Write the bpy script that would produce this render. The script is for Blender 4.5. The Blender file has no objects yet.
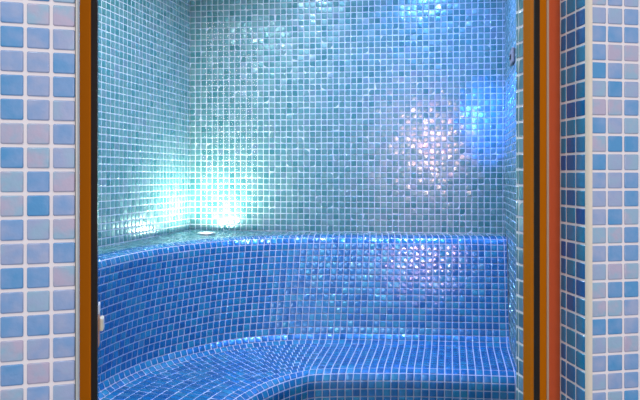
import bpy, math, random
from mathutils import Vector
random.seed(7)
S = bpy.context.scene
H = 1.15                    # camera height
# ---------------------------------------------------------------- camera
cam_d = bpy.data.cameras.new('camera'); cam = bpy.data.objects.new('camera', cam_d)
S.collection.objects.link(cam); S.camera = cam
cam.location = (0, 0, H); cam.rotation_euler = (math.radians(90), 0, 0)
cam_d.sensor_width = 36; cam_d.lens = 33.75; cam_d.shift_y = -24/640; cam_d.clip_start = 0.02
# ---------------------------------------------------------------- world, exposure
W = bpy.data.worlds.new('world'); S.world = W; W.use_nodes = True
W.node_tree.nodes['Background'].inputs[0].default_value = (0.90, 0.93, 1.0, 1)
W.node_tree.nodes['Background'].inputs[1].default_value = 0.85
S.view_settings.view_transform = 'Standard'; S.view_settings.look = 'None'
S.view_settings.gamma = 1; S.view_settings.use_curve_mapping = False
S.view_settings.exposure = 0.0

def area(name, loc, aim, size, power, col, size_y=None, spread=180, parent=None):
    d = bpy.data.lights.new(name, 'AREA'); d.energy = power; d.color = col
    d.size = size; d.spread = math.radians(spread)
    if size_y: d.shape = 'RECTANGLE'; d.size_y = size_y
    else: d.shape = 'DISK'
    o = bpy.data.objects.new(name, d); S.collection.objects.link(o)
    o.location = loc
    o.rotation_euler = (Vector(aim) - Vector(loc)).to_track_quat('-Z', 'Y').to_euler()
    return o
# unseen fill lights added behind the camera, no fixtures
area('corridor_lamp', (0.78, -1.3, 1.42), (0.5, 2.4, 1.2), 0.28, 12, (1.0, 0.62, 0.52), 0.95)
area('corridor_ceiling_lamp', (-0.3, -0.6, 2.6), (0, 0.6, 1.0), 0.6, 10, (1.0, 0.97, 0.95), 0.6)
# unseen ceiling fill lights added to colour the room: position, power, colour, radius
FILL_DOWN = [((0.42, 1.98), 18, (0.22, 0.36, 1.0), 0.045),
        ((-0.10, 2.08), 8, (0.72, 0.74, 1.0), 0.045),
        ((-0.55, 1.55), 13, (0.92, 0.95, 1.0), 0.045)]
FILL_SPOTS = [(1.13, 1.36, (0.40, 2.5, 1.17), 26, 54, (1.0, 0.33, 0.30), 'pink', 'small steel spotlight with a pink lens, lower of the two on the right wall', 0.5, 1.25),  # out-of-view spots added for the coloured glow on the back wall
         (1.16, 1.60, (0.69, 2.47, 1.38), 170, 19, (0.04, 0.15, 1.0), 'blue', 'small steel spotlight with a blue lens, upper of the two on the right wall', 0.6, 1.0)]
UP_POWER = 5.5

# ---------------------------------------------------------------- materials
def new_mat(name):
    m = bpy.data.materials.new(name); m.use_nodes = True
    nt = m.node_tree; b = nt.nodes['Principled BSDF']
    return m, nt, b
def plain(name, col, rough=0.5, metal=0.0, coat=0.0, emit=None, estr=0, spec=0.5):
    m, nt, b = new_mat(name); b.inputs['Specular IOR Level'].default_value = spec
    b.inputs['Base Color'].default_value = (*col, 1)
    b.inputs['Roughness'].default_value = rough
    b.inputs['Metallic'].default_value = metal
    b.inputs['Coat Weight'].default_value = coat
    n = nt.nodes.new('ShaderNodeTexNoise'); n.inputs['Scale'].default_value = 60
    bp = nt.nodes.new('ShaderNodeBump'); bp.inputs['Strength'].default_value = 0.05
    nt.links.new(n.outputs['Fac'], bp.inputs['Height']); nt.links.new(bp.outputs['Normal'], b.inputs['Normal'])
    if emit:
        b.inputs['Emission Color'].default_value = (*emit, 1); b.inputs['Emission Strength'].default_value = estr
    return m
def tile_mat(name, stops, rough=0.2, sheen=(0.8, 0.75, 1.0), metal=0.35, film=380, var=0.25, coat=0.6):
    """iridescent glass mosaic: palette picked per tile, cloudy inside, thin film on top"""
    m, nt, b = new_mat(name); N = nt.nodes; L = nt.links
    at = N.new('ShaderNodeAttribute'); at.attribute_name = 'pick'
    sep = N.new('ShaderNodeSeparateColor'); L.new(at.outputs['Color'], sep.inputs['Color'])
    tc = N.new('ShaderNodeTexCoord')
    no = N.new('ShaderNodeTexNoise'); no.inputs['Scale'].default_value = 40; no.inputs['Detail'].default_value = 3
    L.new(tc.outputs['Object'], no.inputs['Vector'])
    ma = N.new('ShaderNodeMath'); ma.operation = 'MULTIPLY_ADD'
    L.new(no.outputs['Fac'], ma.inputs[0]); ma.inputs[1].default_value = var
    L.new(sep.outputs['Red'], ma.inputs[2])
    sb = N.new('ShaderNodeMath'); sb.operation = 'SUBTRACT'; L.new(ma.outputs[0], sb.inputs[0]); sb.inputs[1].default_value = var/2
    r = N.new('ShaderNodeValToRGB'); L.new(sb.outputs[0], r.inputs['Fac'])
    e = r.color_ramp.elements
    while len(e) < len(stops): e.new(0.5)
    for i, (p, c) in enumerate(stops): e[i].position = p; e[i].color = (*c, 1)
    L.new(r.outputs['Color'], b.inputs['Base Color'])
    b.inputs['Metallic'].default_value = metal
    mr = N.new('ShaderNodeMapRange'); L.new(sep.outputs['Green'], mr.inputs['Value'])
    mr.inputs['To Min'].default_value = rough*0.7; mr.inputs['To Max'].default_value = rough*1.6
    L.new(mr.outputs['Result'], b.inputs['Roughness'])
    b.inputs['Coat Weight'].default_value = coat; b.inputs['Coat Roughness'].default_value = 0.13
    b.inputs['Coat Tint'].default_value = (*sheen, 1)
    if film:
        tm = N.new('ShaderNodeMapRange'); L.new(sep.outputs['Blue'], tm.inputs['Value'])
        tm.inputs['To Min'].default_value = film-90; tm.inputs['To Max'].default_value = film+120
        L.new(tm.outputs['Result'], b.inputs['Thin Film Thickness'])
        b.inputs['Thin Film IOR'].default_value = 1.6
    n2 = N.new('ShaderNodeTexNoise'); n2.inputs['Scale'].default_value = 130; n2.inputs['Detail'].default_value = 2
    L.new(tc.outputs['Object'], n2.inputs['Vector'])
    bp = N.new('ShaderNodeBump'); bp.inputs['Strength'].default_value = 0.25; bp.inputs['Distance'].default_value = 0.002
    L.new(n2.outputs['Fac'], bp.inputs['Height'])
    L.new(bp.outputs['Normal'], b.inputs['Normal']); L.new(bp.outputs['Normal'], b.inputs['Coat Normal'])
    return m
M_grout = plain('white_grout', (0.72, 0.71, 0.74), 0.8)
M_grout_in = plain('pale_lilac_grout', (0.48, 0.51, 0.55), 0.8)
M_grout_bench = plain('lilac_grey_grout', (0.44, 0.42, 0.52), 0.85, spec=0.2)
M_ext = tile_mat('pearl_blue_mosaic', [(0.0, (0.06, 0.27, 0.55)), (0.3, (0.17, 0.32, 0.58)), (0.55, (0.29, 0.37, 0.57)), (0.8, (0.25, 0.42, 0.57)), (1.0, (0.40, 0.38, 0.52))], var=0.9, rough=0.35, metal=0.1, film=0, sheen=(1, 1, 1), coat=0.3)  # pale reflected sheen of the outer wall painted into the tile palette
M_reveal = tile_mat('deep_blue_mosaic', [(0.0, (0.003, 0.11, 0.38)), (0.4, (0.004, 0.17, 0.42)), (0.7, (0.01, 0.24, 0.44)), (1.0, (0.03, 0.24, 0.50))], rough=0.25, film=0, sheen=(1,1,1), coat=0.2, metal=0.2)  # same blue tile turned from the light, painted darker without the sheen
M_wall = tile_mat('teal_blue_mosaic', [(0.0, (0.05, 0.22, 0.23)), (0.15, (0.08, 0.25, 0.255)), (0.5, (0.105, 0.27, 0.28)), (0.85, (0.13, 0.29, 0.28)), (1.0, (0.14, 0.25, 0.30))], rough=0.24, film=0, sheen=(1,1,1), coat=0.45)
M_bench = tile_mat('cobalt_blue_mosaic', [(0.0, (0.005, 0.12, 0.33)), (0.4, (0.006, 0.155, 0.38)), (0.7, (0.010, 0.19, 0.40)), (0.9, (0.015, 0.23, 0.40)), (1.0, (0.05, 0.20, 0.38))], rough=0.16, film=0, sheen=(1,1,1))
M_green = tile_mat('sea_green_mosaic', [(0.0, (0.12, 0.30, 0.28)), (0.5, (0.18, 0.40, 0.36)), (1.0, (0.28, 0.50, 0.44))], rough=0.25)
M_plaster = plain('white_plaster', (0.75, 0.76, 0.80), 0.7)
M_floor = plain('grey_floor', (0.35, 0.38, 0.42), 0.5)
M_bead = plain('cream_corner_bead', (0.62, 0.60, 0.51), 0.4)
M_bead2 = plain('grey_corner_bead', (0.45, 0.50, 0.50), 0.35, 0.3)
M_bronze = plain('amber_lacquered_wood', (0.46, 0.13, 0.001), 0.55, 0.0, 0.0, spec=0.05)
M_red = plain('red_brown_glossy_wood', (0.52, 0.085, 0.022), 0.35, 0.0, 0.0, spec=0.3)
M_black = plain('dark_rubber', (0.015, 0.013, 0.010), 0.5, spec=0.2)
M_gasket = plain('pale_seal', (0.45, 0.33, 0.22), 0.5)
M_steel = plain('brushed_steel', (0.6, 0.6, 0.6), 0.3, 0.9)
M_cream = plain('cream_plastic', (0.80, 0.70, 0.55), 0.4)
M_pink = plain('copper_plate', (0.62, 0.30, 0.18), 0.35, 0.3)
M_lens = plain('lit_lens', (0.9, 0.95, 0.95), 0.3, emit=(0.85, 1.0, 1.0), estr=9)
M_blens = plain('blue_lit_lens', (0.2, 0.3, 0.9), 0.3, emit=(0.2, 0.4, 1.0), estr=6)
M_clens = plain('white_lit_lens', (0.9, 0.9, 0.95), 0.3, emit=(0.6, 0.75, 1.0), estr=20)
def glass_mat():
    m, nt, b = new_mat('clear_glass'); N = nt.nodes; L = nt.links; N.remove(b)
    t = N.new('ShaderNodeBsdfTransparent'); t.inputs[0].default_value = (0.96, 0.985, 0.98, 1)
    g = N.new('ShaderNodeBsdfGlossy'); g.inputs['Roughness'].default_value = 0.02
    f = N.new('ShaderNodeFresnel'); f.inputs[0].default_value = 1.06
    x = N.new('ShaderNodeMixShader'); L.new(f.outputs[0], x.inputs[0]); L.new(t.outputs[0], x.inputs[1]); L.new(g.outputs[0], x.inputs[2])
    L.new(x.outputs[0], N['Material Output'].inputs[0]); return m
M_glass = glass_mat()

# ---------------------------------------------------------------- mesh builder
class MB:
    def __init__(s): s.v = []; s.f = []; s.m = []; s.c = []; s.sm = []
    def face(s, pts, mi=0, col=(0, 0, 0), smooth=False):
        b = len(s.v); s.v += [tuple(p) for p in pts]; s.f.append(tuple(range(b, b+len(pts)))); s.m.append(mi); s.c.append(col); s.sm.append(smooth)
    def prism(s, poly, z0, z1, mi=0):
        b = len(s.v); n = len(poly)
        s.v += [(x, y, z0) for x, y in poly] + [(x, y, z1) for x, y in poly]
        a = sum(poly[i][0]*poly[(i+1) % n][1]-poly[(i+1) % n][0]*poly[i][1] for i in range(n))
        idx = list(range(n)) if a > 0 else list(range(n))[::-1]
        fs = [tuple(b+i for i in idx[::-1]), tuple(b+n+i for i in idx)]
        for k in range(n):
            i, j = idx[k], idx[(k+1) % n]; fs.append((b+i, b+j, b+n+j, b+n+i))
        for f in fs: s.f.append(f); s.m.append(mi); s.c.append((0, 0, 0)); s.sm.append(False)
    def tile(s, poly, n, mi=1, gap=0.00165, h=0.0016, tilt=0.010, chamfer=0.0011, pick=None):
        """poly: 3-D outline of the tile cell; inset, raised, corners cut, gently pillowed and tilted"""
        c = sum((Vector(p) for p in poly), Vector())/len(poly)
        e = (Vector(poly[1])-Vector(poly[0])).normalized(); g = n.cross(e)
        w = [((Vector(p)-c).dot(e), (Vector(p)-c).dot(g)) for p in poly]
        ar = abs(sum(w[i][0]*w[(i+1) % len(w)][1]-w[(i+1) % len(w)][0]*w[i][1] for i in range(len(w))))/2
        if ar < 5e-5: return
        q = inset(w, gap)
        if not q: return
        o = []
        k = len(q)
        for i in range(k):
            a, p, d = Vector(q[i-1]), Vector(q[i]), Vector(q[(i+1) % k])
            la, ld = (a-p).length, (d-p).length
            ch = min(chamfer, la*0.4, ld*0.4)
            if la > 1e-6: o.append(p+(a-p)/la*ch)
            if ld > 1e-6: o.append(p+(d-p)/ld*ch)
        tx, ty = random.gauss(0, tilt), random.gauss(0, tilt)
        def P(uv, sc, hh):
            u, v = uv[0]*sc, uv[1]*sc
            return tuple(c + e*u + g*v + n*(hh + tx*u + ty*v))
        b = len(s.v); k = len(o)
        for sc, hh in ((1.0, -0.0008), (0.985, h*0.85), (0.86, h)): s.v += [P(x, sc, hh) for x in o]
        col = pick or (random.random(), random.random(), random.random())
        for r_ in range(2):
            for i in range(k):
                j = (i+1) % k
                s.f.append((b+r_*k+i, b+r_*k+j, b+(r_+1)*k+j, b+(r_+1)*k+i)); s.m.append(mi); s.c.append(col); s.sm.append(r_ == 1)
        s.f.append(tuple(b+2*k+i for i in range(k))); s.m.append(mi); s.c.append(col); s.sm.append(True)
    def build(s, name, mats, parent=None):
        me = bpy.data.meshes.new(name); me.from_pydata(s.v, [], s.f)
        for m in (mats if isinstance(mats, (list, tuple)) else [mats]): me.materials.append(m)
        me.polygons.foreach_set('material_index', s.m); me.polygons.foreach_set('use_smooth', s.sm)
        if any(s.m):
            a = me.attributes.new('pick', 'FLOAT_COLOR', 'FACE')
            a.data.foreach_set('color', [x for c in s.c for x in (c[0], c[1], c[2], 1.0)])
        me.update()
        o = bpy.data.objects.new(name, me); S.collection.objects.link(o)
        if parent: o.parent = parent
        return o
def inset(w, d):
    n = len(w)
    a = sum(w[i][0]*w[(i+1) % n][1]-w[(i+1) % n][0]*w[i][1] for i in range(n))
    if a < 0: w = w[::-1]
    out = list(w)
    for i in range(n):
        p, q = Vector(w[i]), Vector(w[(i+1) % n]); t = q-p
        if t.length < 1e-5: continue
        t.normalize(); nn = Vector((-t.y, t.x)); off = p.dot(nn)+d
        out = clip2(out, nn, off)
        if len(out) < 3: return None
    r = []
    for p in out:
        if not r or (Vector(p)-Vector(r[-1])).length > 4e-4: r.append(p)
    if len(r) > 2 and (Vector(r[0])-Vector(r[-1])).length < 4e-4: r.pop()
    return r if len(r) > 2 else None
def clip2(poly, nn, off):
    r = []
    for i in range(len(poly)):
        p, q = Vector(poly[i]), Vector(poly[(i+1) % len(poly)])
        a, b = p.xy.dot(nn)-off, q.xy.dot(nn)-off
        if a >= 0: r.append(tuple(p))
        if (a >= 0) != (b >= 0): r.append(tuple(p+(q-p)*(a/(a-b))))
    return r
def tag(o, label=None, cat=None, group=None, kind=None):
    if label: o['label'] = label
    if cat: o['category'] = cat
    if group: o['group'] = group
    if kind: o['kind'] = kind
    return o
def empty(name, loc):
    o = bpy.data.objects.new(name, None); S.collection.objects.link(o); o.location = loc; o.empty_display_size = 0.05; return o
P = 0.025
def mosaic(mb, a, b, z0, z1, nrm, zphase=0.0, uphase=0.0, mi=1, tilt=0.038, pickf=None, h=0.0009):
    """square tiles on the vertical plane a->b (plan points); nrm points into view; uphase from a"""
    a, b = Vector(a), Vector(b); L = (b-a).length; d = (b-a)/L; n = Vector((nrm[0], nrm[1], 0)).normalized()
    k0 = math.floor((z0-zphase)/P); k1 = math.ceil((z1-zphase)/P)
    i0 = math.floor((0-uphase)/P); i1 = math.ceil((L-uphase)/P)
    for k in range(k0, k1):
        za, zb = max(z0, zphase+k*P), min(z1, zphase+(k+1)*P)
        if zb-za < 0.004: continue
        for i in range(i0, i1):
            ua, ub = max(0, uphase+i*P), min(L, uphase+(i+1)*P)
            if ub-ua < 0.004: continue
            p, q = a+d*ua, a+d*ub
            mb.tile([(p.x, p.y, za), (q.x, q.y, za), (q.x, q.y, zb), (p.x, p.y, zb)], n, mi, tilt=tilt, pick=pickf() if pickf else None, h=h)

# ---------------------------------------------------------------- plan of the place
C = Vector((0.364, 0.815)); th = math.radians(15.9)
D = Vector((math.cos(th), math.sin(th))); Nn = Vector((-math.sin(th), math.cos(th)))
def st(s, t): p = C + D*s + Nn*t; return (p.x, p.y)
BL = Vector((-0.566, 2.61)); BR = Vector((0.76, 2.465))           # back corners
ld = Vector((0.173, 0.623)).normalized(); rd = Vector((0.217, 1.0)).normalized()
LF = BL - ld*1.75; RF = BR - rd*1.55                               # near ends of the side walls
lt = 0.153
ZC = 2.15
ZP = H-0.0185
bd = (BR-BL).normalized()
n_back = Vector((bd.y, -bd.x)); n_left = Vector((ld.y, -ld.x)); n_right = Vector((-rd.y, rd.x))
D2 = Vector((math.cos(math.radians(10.5)), math.sin(math.radians(10.5)))); N2 = Vector((-D2.y, D2.x))
def s2(s, t): p = C + D2*s + N2*t; return (p.x, p.y)
# ---------------------------------------------------------------- room shell
def struct(mb, name, mats): return tag(mb.build(name, mats), kind='structure')
m = MB(); m.prism([(-3, -2.5), (3, -2.5), (3, 3.2), (-3, 3.2)], -0.1, 0.0); struct(m, 'floor', M_floor)
m = MB(); m.prism([st(-1.3, 0.002), st(1.1, 0.002), (1.6, 3.0), (-1.5, 3.0)], ZC, ZC+0.1); struct(m, 'ceiling', M_plaster)
m = MB(); o1 = BL-bd*0.25; o2 = BR+bd*0.25
m.prism([o1, o2, o2-n_back*0.12, o1-n_back*0.12], 0, ZC)
mosaic(m, BL, BR, 0.82, ZC, n_back, ZP+0.0087, 0.0); struct(m, 'wall_back', [M_grout_in, M_wall])
m = MB(); m.prism([BL, LF, LF-n_left*0.12, BL-n_left*0.12], 0, ZC)
mosaic(m, LF, BL, 0.82, ZC, n_left, ZP+0.0087, 0.003, tilt=0.014); struct(m, 'wall_left', [M_grout_in, M_wall])
m = MB(); m.prism([BR, RF, RF-n_right*0.12, BR-n_right*0.12], 0, ZC)
mosaic(m, RF, BR, 0.0, ZC, n_right, ZP+0.0087, 0.0); struct(m, 'wall_right', [M_grout_in, M_wall])
# front wall, right of the door
m = MB(); ZD = 2.02
m.prism([st(0, 0), s2(0.75, 0), st(0.75, lt), st(-0.0087, lt), st(-0.0117, 0.118), st(0.011, 0.118), st(0.011, 0.07)], 0, ZC)
mosaic(m, s2(0.0035, 0), s2(0.75, 0), 0, ZC, -N2, ZP, 0.0, 1, 0.012)
rn = Vector(st(0.011, 0.07))-Vector(st(0, 0)); 
mosaic(m, st(0.0006, 0.004), st(0.011, 0.07), 0, ZD, Vector((-rn.y, rn.x)), ZP, 0.001, 2, 0.012)
mosaic(m, st(-0.0117, 0.120), st(-0.0087, lt), 0, ZD, -D, ZP+0.004, 0.0, 3)
struct(m, 'wall_front_right', [M_grout, M_ext, M_reveal, M_green])
m = MB(); m.prism([st(-0.645, 0), st(-1.35, 0), st(-1.35, lt), st(-0.64, lt), st(-0.64, 0.118), st(-0.659, 0.118), st(-0.659, 0.07)], 0, ZC)
mosaic(m, st(-0.6472, 0), st(-1.35, 0), 0, ZC, -Nn, ZP, 0.0, 1, 0.012)
mosaic(m, st(-0.646, 0.004), st(-0.659, 0.07), 0, ZD, D, ZP, 0.001, 2)
struct(m, 'wall_front_left', [M_grout, M_ext, M_reveal])
m = MB(); m.prism([st(-0.648, 0), st(0, 0), st(0, lt), st(-0.648, lt)], ZD, ZC)
mosaic(m, st(-0.648, 0), st(0, 0), ZD, ZC, -Nn, ZP, 0.0); struct(m, 'wall_front_above_door', [M_grout, M_ext])
# corner beads: slim quarter-round profiles
def bead(name, s0, t0, sgn, r, mat):
    m = MB(); pts = [(s0, t0+r), (s0, t0)]
    pts = [st(s0+sgn*r, t0+r)] + [st(s0+sgn*r*(1-math.cos(a)), t0+r*(1-math.sin(a))) for a in [k*math.pi/16 for k in range(9)]]
    m.prism(pts, 0, ZD); return struct(m, name, mat)
bead('trim_1', -0.0014, -0.0026, 1, 0.0065, M_bead)
bead('trim_2', -0.6446, -0.0024, -1, 0.0035, M_bead2)

m = MB(); m.prism([st(-0.6489, -0.0012), st(-0.6481, -0.0012), st(-0.6481, 0.0), st(-0.6489, 0.0)], 0, ZD); struct(m, 'trim_3', M_black)
# ---------------------------------------------------------------- door: amber frame with clear glass
door = tag(empty('door_1', (*st(-0.32, 0.09), 0)), kind='structure')
def dpart(name, s0, s1, t0, t1, mat, z0=0.01, z1=ZD-0.005, parent=None, r=0.0):
    m = MB(); m.prism([st(s0, t0), st(s1, t0), st(s1, t1), st(s0, t1)], z0, z1)
    o = m.build(name, mat, parent or door)
    if not parent: o.matrix_parent_inverse = door.matrix_basis.inverted()
    
    if r:
        b = o.modifiers.new('b', 'BEVEL'); b.width = r; b.segments = 3
    return o
dpart('jamb', -0.0095, 0.0108, 0.0705, 0.117, M_red, r=0.0018)
dpart('seal', -0.0125, -0.0096, 0.0700, 0.110, M_gasket)
dpart('stile', -0.0250, -0.0126, 0.0710, 0.110, M_bronze, r=0.001)
dpart('gasket', -0.0337, -0.0251, 0.0700, 0.0725, M_black)
dpart('stile', -0.0336, -0.0251, 0.0726, 0.098, M_bronze)
dpart('jamb', -0.6588, -0.6395, 0.0705, 0.117, M_bronze, r=0.0015)
dpart('gasket', -0.6394, -0.6325, 0.0725, 0.090, M_black)
dpart('rail', -0.6324, -0.0338, 0.0705, 0.097, M_bronze, 0.012, 0.09, r=0.002)
dpart('rail', -0.6324, -0.0338, 0.0705, 0.097, M_bronze, ZD-0.085, ZD-0.006, r=0.002)
dpart('glass_pane', -0.6324, -0.0338, 0.080, 0.086, M_glass, 0.091, ZD-0.086)
# handle seen through the glass at the left stile
zh = H - (322-176)*0.74/600
hp = dpart('handle_plate', -0.6345, -0.6318, 0.0875, 0.108, M_pink, zh-0.028, zh+0.012, r=0.001); hp['label'] = 'copper coloured door handle plate'
k = dpart('handle_knob', -0.6317, -0.6268, 0.089, 0.108, M_cream, zh-0.009, zh+0.007, parent=hp, r=0.002); k['label'] = 'cream door knob'
k = dpart('handle_cap', -0.6345, -0.6314, 0.0875, 0.108, M_plaster, zh+0.0125, zh+0.024, parent=hp, r=0.001)

# ---------------------------------------------------------------- bench: swept section, each tile a real tessera
ZL = H-0.243; ZS = H-0.64
A_ = [(-.690, 1.20), (-.674, 1.50), (-.643, 1.75), (-.577, 2.00), (-.47, 2.185), (-.33, 2.325), (-.12, 2.405), (.1, 2.415), (.4, 2.395), (.7375, 2.36)]
B_ = [(-.690, 1.18), (-.675, 1.48), (-.650, 1.72), (-.575, 1.94), (-.455, 2.10), (-.32, 2.215), (-.13, 2.28), (.075, 2.292), (.3745, 2.277), (.712, 2.245)]
C_ = [(-.34, 1.14), (-.30, 1.42), (-.245, 1.60), (-.207, 1.715), (-.165, 1.80), (-.118, 1.868), (-.065, 1.922), (.01, 1.958), (.3065, 1.963), (.644, 1.932)]
def cr(pts, t):
    n = len(pts)-1; i = min(int(t), n-1); f = t-i
    p = [Vector(pts[max(0, min(n, i+k))]) for k in (-1, 0, 1, 2)]
    return 0.5*((2*p[1]) + (p[2]-p[0])*f + (2*p[0]-5*p[1]+4*p[2]-p[3])*f*f + (-p[0]+3*p[1]-3*p[2]+p[3])*f*f*f)
def section(t, width=0.5):
    a, b, c = cr(A_, t), cr(B_, t), cr(C_, t)
    e = 0.01; tg = (cr(A_, min(9, t+e))-cr(A_, max(0, t-e))).normalized(); out = Vector((-tg.y, tg.x))
    V3 = lambda p, z: Vector((p.x, p.y, z))
    tgc = (cr(C_, min(9, t+e))-cr(C_, max(0, t-e))).normalized(); outc = Vector((-tgc.y, tgc.x))
    return [V3(a+out*width, ZL+0.015), V3(a, ZL), V3(b, ZS+0.004), V3(c, ZS), V3(c+outc*0.02, 0.0)]
RAD = [0, 0.030, 0.055, 0.058, 0]
def fillet(t):
    s = section(t); pts = [('p', s[0])]
    out = [s[0]]; marks = {}
    for i in (1, 2, 3):
        p, q, r = s[i-1], s[i], s[i+1]; R = RAD[i]
        a = q+(p-q).normalized()*R; b = q+(r-q).normalized()*R
        marks[i] = len(out)
        for k in range(9):
            u = k/8; out.append(a*(1-u)**2+q*2*u*(1-u)+b*u*u)
    out.append(s[4]); return out
# stations of equal rows, measured on the straight right-hand stretch
T0 = 8.0
def cum(pl):
    r = [0]
    for i in range(1, len(pl)): r.append(r[-1]+(pl[i]-pl[i-1]).length)
    return r
ref = fillet(T0); rc = cum(ref)
def frac_at(d):
    for i in range(1, len(rc)):
        if d <= rc[i] or i == len(rc)-1: return i-1, (d-rc[i-1])/(rc[i]-rc[i-1])
def srf(sec, fr): i, f = fr; return sec[i]+(sec[i+1]-sec[i])*f
NT = 180; TS = [9*k/NT for k in range(NT+1)]; SEC = [fillet(t) for t in TS]
total = rc[-1]; nosetop = rc[5]          # middle of the ledge nosing
start = nosetop - P*math.floor(nosetop/P) # rows centred on the nosing
rows = [start+P*k for k in range(int((total-start)/P)+1)]
WALLS = [(n_back, n_back.dot(BL)+0.0026), (n_left, n_left.dot(BL)+0.0026), (n_right, n_right.dot(BR)+0.0026)]
def clip_room(poly):
    for nn, off in WALLS:
        poly = clip2(poly, nn, off)
        if len(poly) < 3: return None
    return poly
bench = tag(empty('tiled_bench', (0.0, 2.1, 0)), 'curved built-in steam room bench covered in deep blue glass mosaic, with wide ledge behind', 'bench')
inv = bench.matrix_basis.inverted()
parts = {'ledge': (0, rc[9]), 'backrest': (rc[9], rc[14]), 'seat': (rc[14], rc[23]), 'front_panel': (rc[23], total)}
cellrows = {k: [] for k in parts}
for ra in rows:
    rb = min(ra+P, total); mid = (ra+rb)/2
    for k, (lo, hi) in parts.items():
        if lo <= mid < hi: cellrows[k].append((ra, rb))
i0 = next(i for i, t in enumerate(TS) if t >= T0-1e-6)
lump = [random.random() for _ in range(400)]
for name, cr_rows in cellrows.items():
    mb = MB()
    # grout skin
    lo, hi = cr_rows[0][0], cr_rows[-1][1]
    if name == 'ledge': lo = 0.0
    ds = ([0.0] if name == 'ledge' else []) + [r_[0] for r_ in cr_rows] + [hi]; ns = len(ds)-1
    grid = [[srf(sec, frac_at(d)) for d in ds] for sec in SEC]
    for i in range(NT):
        for j in range(ns):
            q = clip_room([grid[i][j], grid[i+1][j], grid[i+1][j+1], grid[i][j+1]])
            if q: mb.face(q, 0, smooth=True)
    for (ra, rb) in cr_rows:
        fa, fb, fm = frac_at(ra), frac_at(rb), frac_at((ra+rb)/2)
        cl = [srf(sec, fm) for sec in SEC]; ea = [srf(sec, fa) for sec in SEC]; eb = [srf(sec, fb) for sec in SEC]
        cs = cum(cl); base = cs[i0]; cs = [x-base for x in cs]
        def at(arr, s):
            import bisect
            i = max(1, min(NT, bisect.bisect_left(cs, s))); f = (s-cs[i-1])/max(1e-9, cs[i]-cs[i-1]); f = max(0, min(1, f))
            return arr[i-1]+(arr[i]-arr[i-1])*f
        k0, k1 = math.floor(cs[0]/P), math.ceil(cs[-1]/P)
        for k in range(k0, k1):
            sa, sb = max(cs[0], k*P), min(cs[-1], (k+1)*P)
            if sb-sa < 0.004: continue
            q = [at(ea, sa), at(ea, sb), at(eb, sb), at(eb, sa)]
            n = ((q[1]-q[0])+(q[2]-q[3])).cross((q[2]-q[1])+(q[3]-q[0])).normalized()
            if n.dot(Vector((0, -0.5, 1))) < 0: n = -n
            q = clip_room(q)
            if q: mb.tile(q, n, 2 if (ra+rb)/2 < rc[1]-P*0.6 else 1, tilt=0.024)
    o = mb.build(name, [M_grout_bench, M_bench, M_wall], bench); o.matrix_parent_inverse = inv

# ---------------------------------------------------------------- ledge uplight, and ceiling fill lights added out of view
def disc(mb, c, r0, r1, z0, z1, n=40, mi=0):
    x, y, z = c
    for i in range(n):
        a, b = 2*math.pi*i/n, 2*math.pi*(i+1)/n
        mb.face([(x+r0*math.cos(a), y+r0*math.sin(a), z+z0), (x+r0*math.cos(b), y+r0*math.sin(b), z+z0),
                 (x+r1*math.cos(b), y+r1*math.sin(b), z+z1), (x+r1*math.cos(a), y+r1*math.sin(a), z+z1)], mi, smooth=True)
def lamp(name, loc, up, r, lens_mat, label, cat='light', group=None):
    e = tag(empty(name, loc), label, cat, group); s = 1 if up else -1
    m = MB(); disc(m, (0, 0, 0), r, r, 0, 0.006*s); disc(m, (0, 0, 0), r, r*0.93, 0.006*s, 0.009*s); disc(m, (0, 0, 0), r*0.93, r*0.72, 0.009*s, 0.006*s); m.build('trim_ring', M_steel, e)
    m = MB(); disc(m, (0, 0, 0), r*0.72, r*0.45, 0.006*s, 0.0075*s); disc(m, (0, 0, 0), r*0.45, 0.0001, 0.0075*s, 0.008*s); m.build('lens', lens_mat, e)
    return e
lp = Vector((-0.462, 2.44)); lz = ZL+0.0052
lamp('ledge_uplight', (lp.x, lp.y, lz), True, 0.037, M_lens, 'small round steel uplight glowing on the tiled ledge in the corner')
area('ledge_uplight_glow', (lp.x, lp.y, lz+0.012), (lp.x, lp.y+0.0, lz+1), 0.05, UP_POWER, (0.91, 1.0, 0.86))
for i, ((x, y), pw, col, r) in enumerate(FILL_DOWN):
    lamp('ceiling_light', (x, y, ZC), False, r+0.02, M_clens, ['small round ceiling light nearest the right wall', 'small round ceiling light above the middle of the bench', 'small round ceiling light nearest the left wall'][i], 'light', 'ceiling lights of the steam room')
    area('ceiling_light_glow', (x, y, ZC-0.02), (x, y, 0), r*2, pw, col, spread=150)

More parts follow.
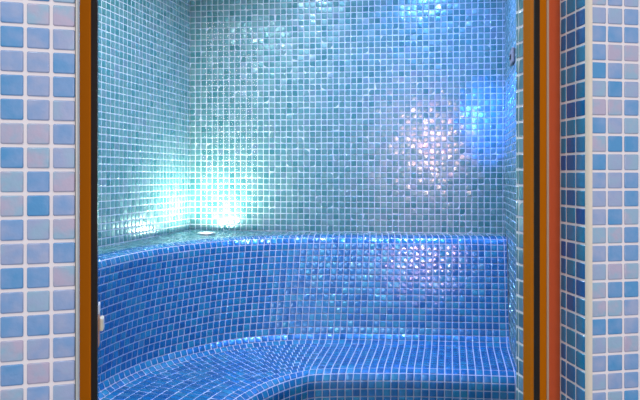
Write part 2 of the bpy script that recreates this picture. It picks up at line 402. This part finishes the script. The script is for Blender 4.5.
# ---------------------------------------------------------------- wall sensor on the right wall, high up
ty = 2.12; tx = BR.x - rd.x/rd.y*(BR.y-ty); z0 = H+(176-57)*ty/600
e = tag(empty('wall_sensor', (tx, ty, z0)), 'small grey brown sensor box mounted high on the right wall', 'sensor')
def wbox(name, du0, du1, dn, za, zb, mat, r):
    m = MB(); q = [rd*du0, rd*du1, rd*du1+n_right*dn, rd*du0+n_right*dn]; q = [p+n_right*0.002 for p in q]
    m.prism(q, za, zb); o = m.build(name, mat, e); b = o.modifiers.new('b', 'BEVEL'); b.width = r; b.segments = 3; return o
M_sens = plain('grey_brown_plastic', (0.20, 0.17, 0.15), 0.5)
wbox('housing', -0.05, 0.04, 0.009, -0.026, 0.026, M_sens, 0.003)
wbox('probe', -0.015, 0.01, 0.012, -0.008, 0.008, M_black, 0.002)
# coloured spots added out of view on the right wall, tinting the back wall
def fill_spot(y, z, aim, power, angle, col, lens, label, sx, rs):
    x = BR.x - rd.x/rd.y*(BR.y-y)
    e = tag(empty('colour_spotlight', (x, y, z)), label, 'light', 'colour spotlights on the right wall')
    p = Vector((x, y, z))+Vector((n_right.x, n_right.y, 0))*(0.02+0.028*rs); ax = (Vector(aim)-p).normalized()
    q = ax.to_track_quat('Z', 'Y')
    def ring(name, prof, mat):
        m = MB(); n = 24
        for (r0, h0), (r1, h1) in zip(prof, prof[1:]):
            for i in range(n):
                a, b = 2*math.pi*i/n, 2*math.pi*(i+1)/n
                m.face([tuple(p+q@Vector((r*math.cos(t), r*math.sin(t), h))-Vector((x, y, z))) for r, h, t in ((r0*rs, h0, a), (r0*rs, h0, b), (r1*rs, h1, b), (r1*rs, h1, a))], 0, smooth=True)
        return m.build(name, mat, e)
    ring('lamp_body', [(0.0001, -0.035), (0.015, -0.035), (0.022, -0.025), (0.026, 0.015), (0.023, 0.015), (0.021, 0.008)], M_steel)
    ring('lens', [(0.021, 0.008), (0.0001, 0.010)], lens)
    m = MB(); w = n_right*0.0; a_ = n_right*0.002-rd*0.012; b_ = n_right*0.002+rd*0.012; m.prism([a_, b_, b_+n_right*0.03, a_+n_right*0.03], -0.012, 0.012); m.build('wall_bracket', M_steel, e)
    d = bpy.data.lights.new('spot_glow', 'SPOT'); d.energy = power; d.color = col; d.spot_size = math.radians(angle); d.spot_blend = 1.0; d.shadow_soft_size = 0.021*rs
    o = bpy.data.objects.new('spot_glow', d); S.collection.objects.link(o); o.location = p+ax*0.03; o.rotation_euler = (-ax).to_track_quat('Z', 'Y').to_euler(); o.scale = (sx, 1, 1)
M_plens = plain('pink_lit_lens', (0.9, 0.6, 0.5), 0.3, emit=(1.0, 0.5, 0.45), estr=8)
for a in FILL_SPOTS: fill_spot(*a[:6], {'blue': M_blens, 'pink': M_plens}[a[6]], a[7], a[8], a[9])
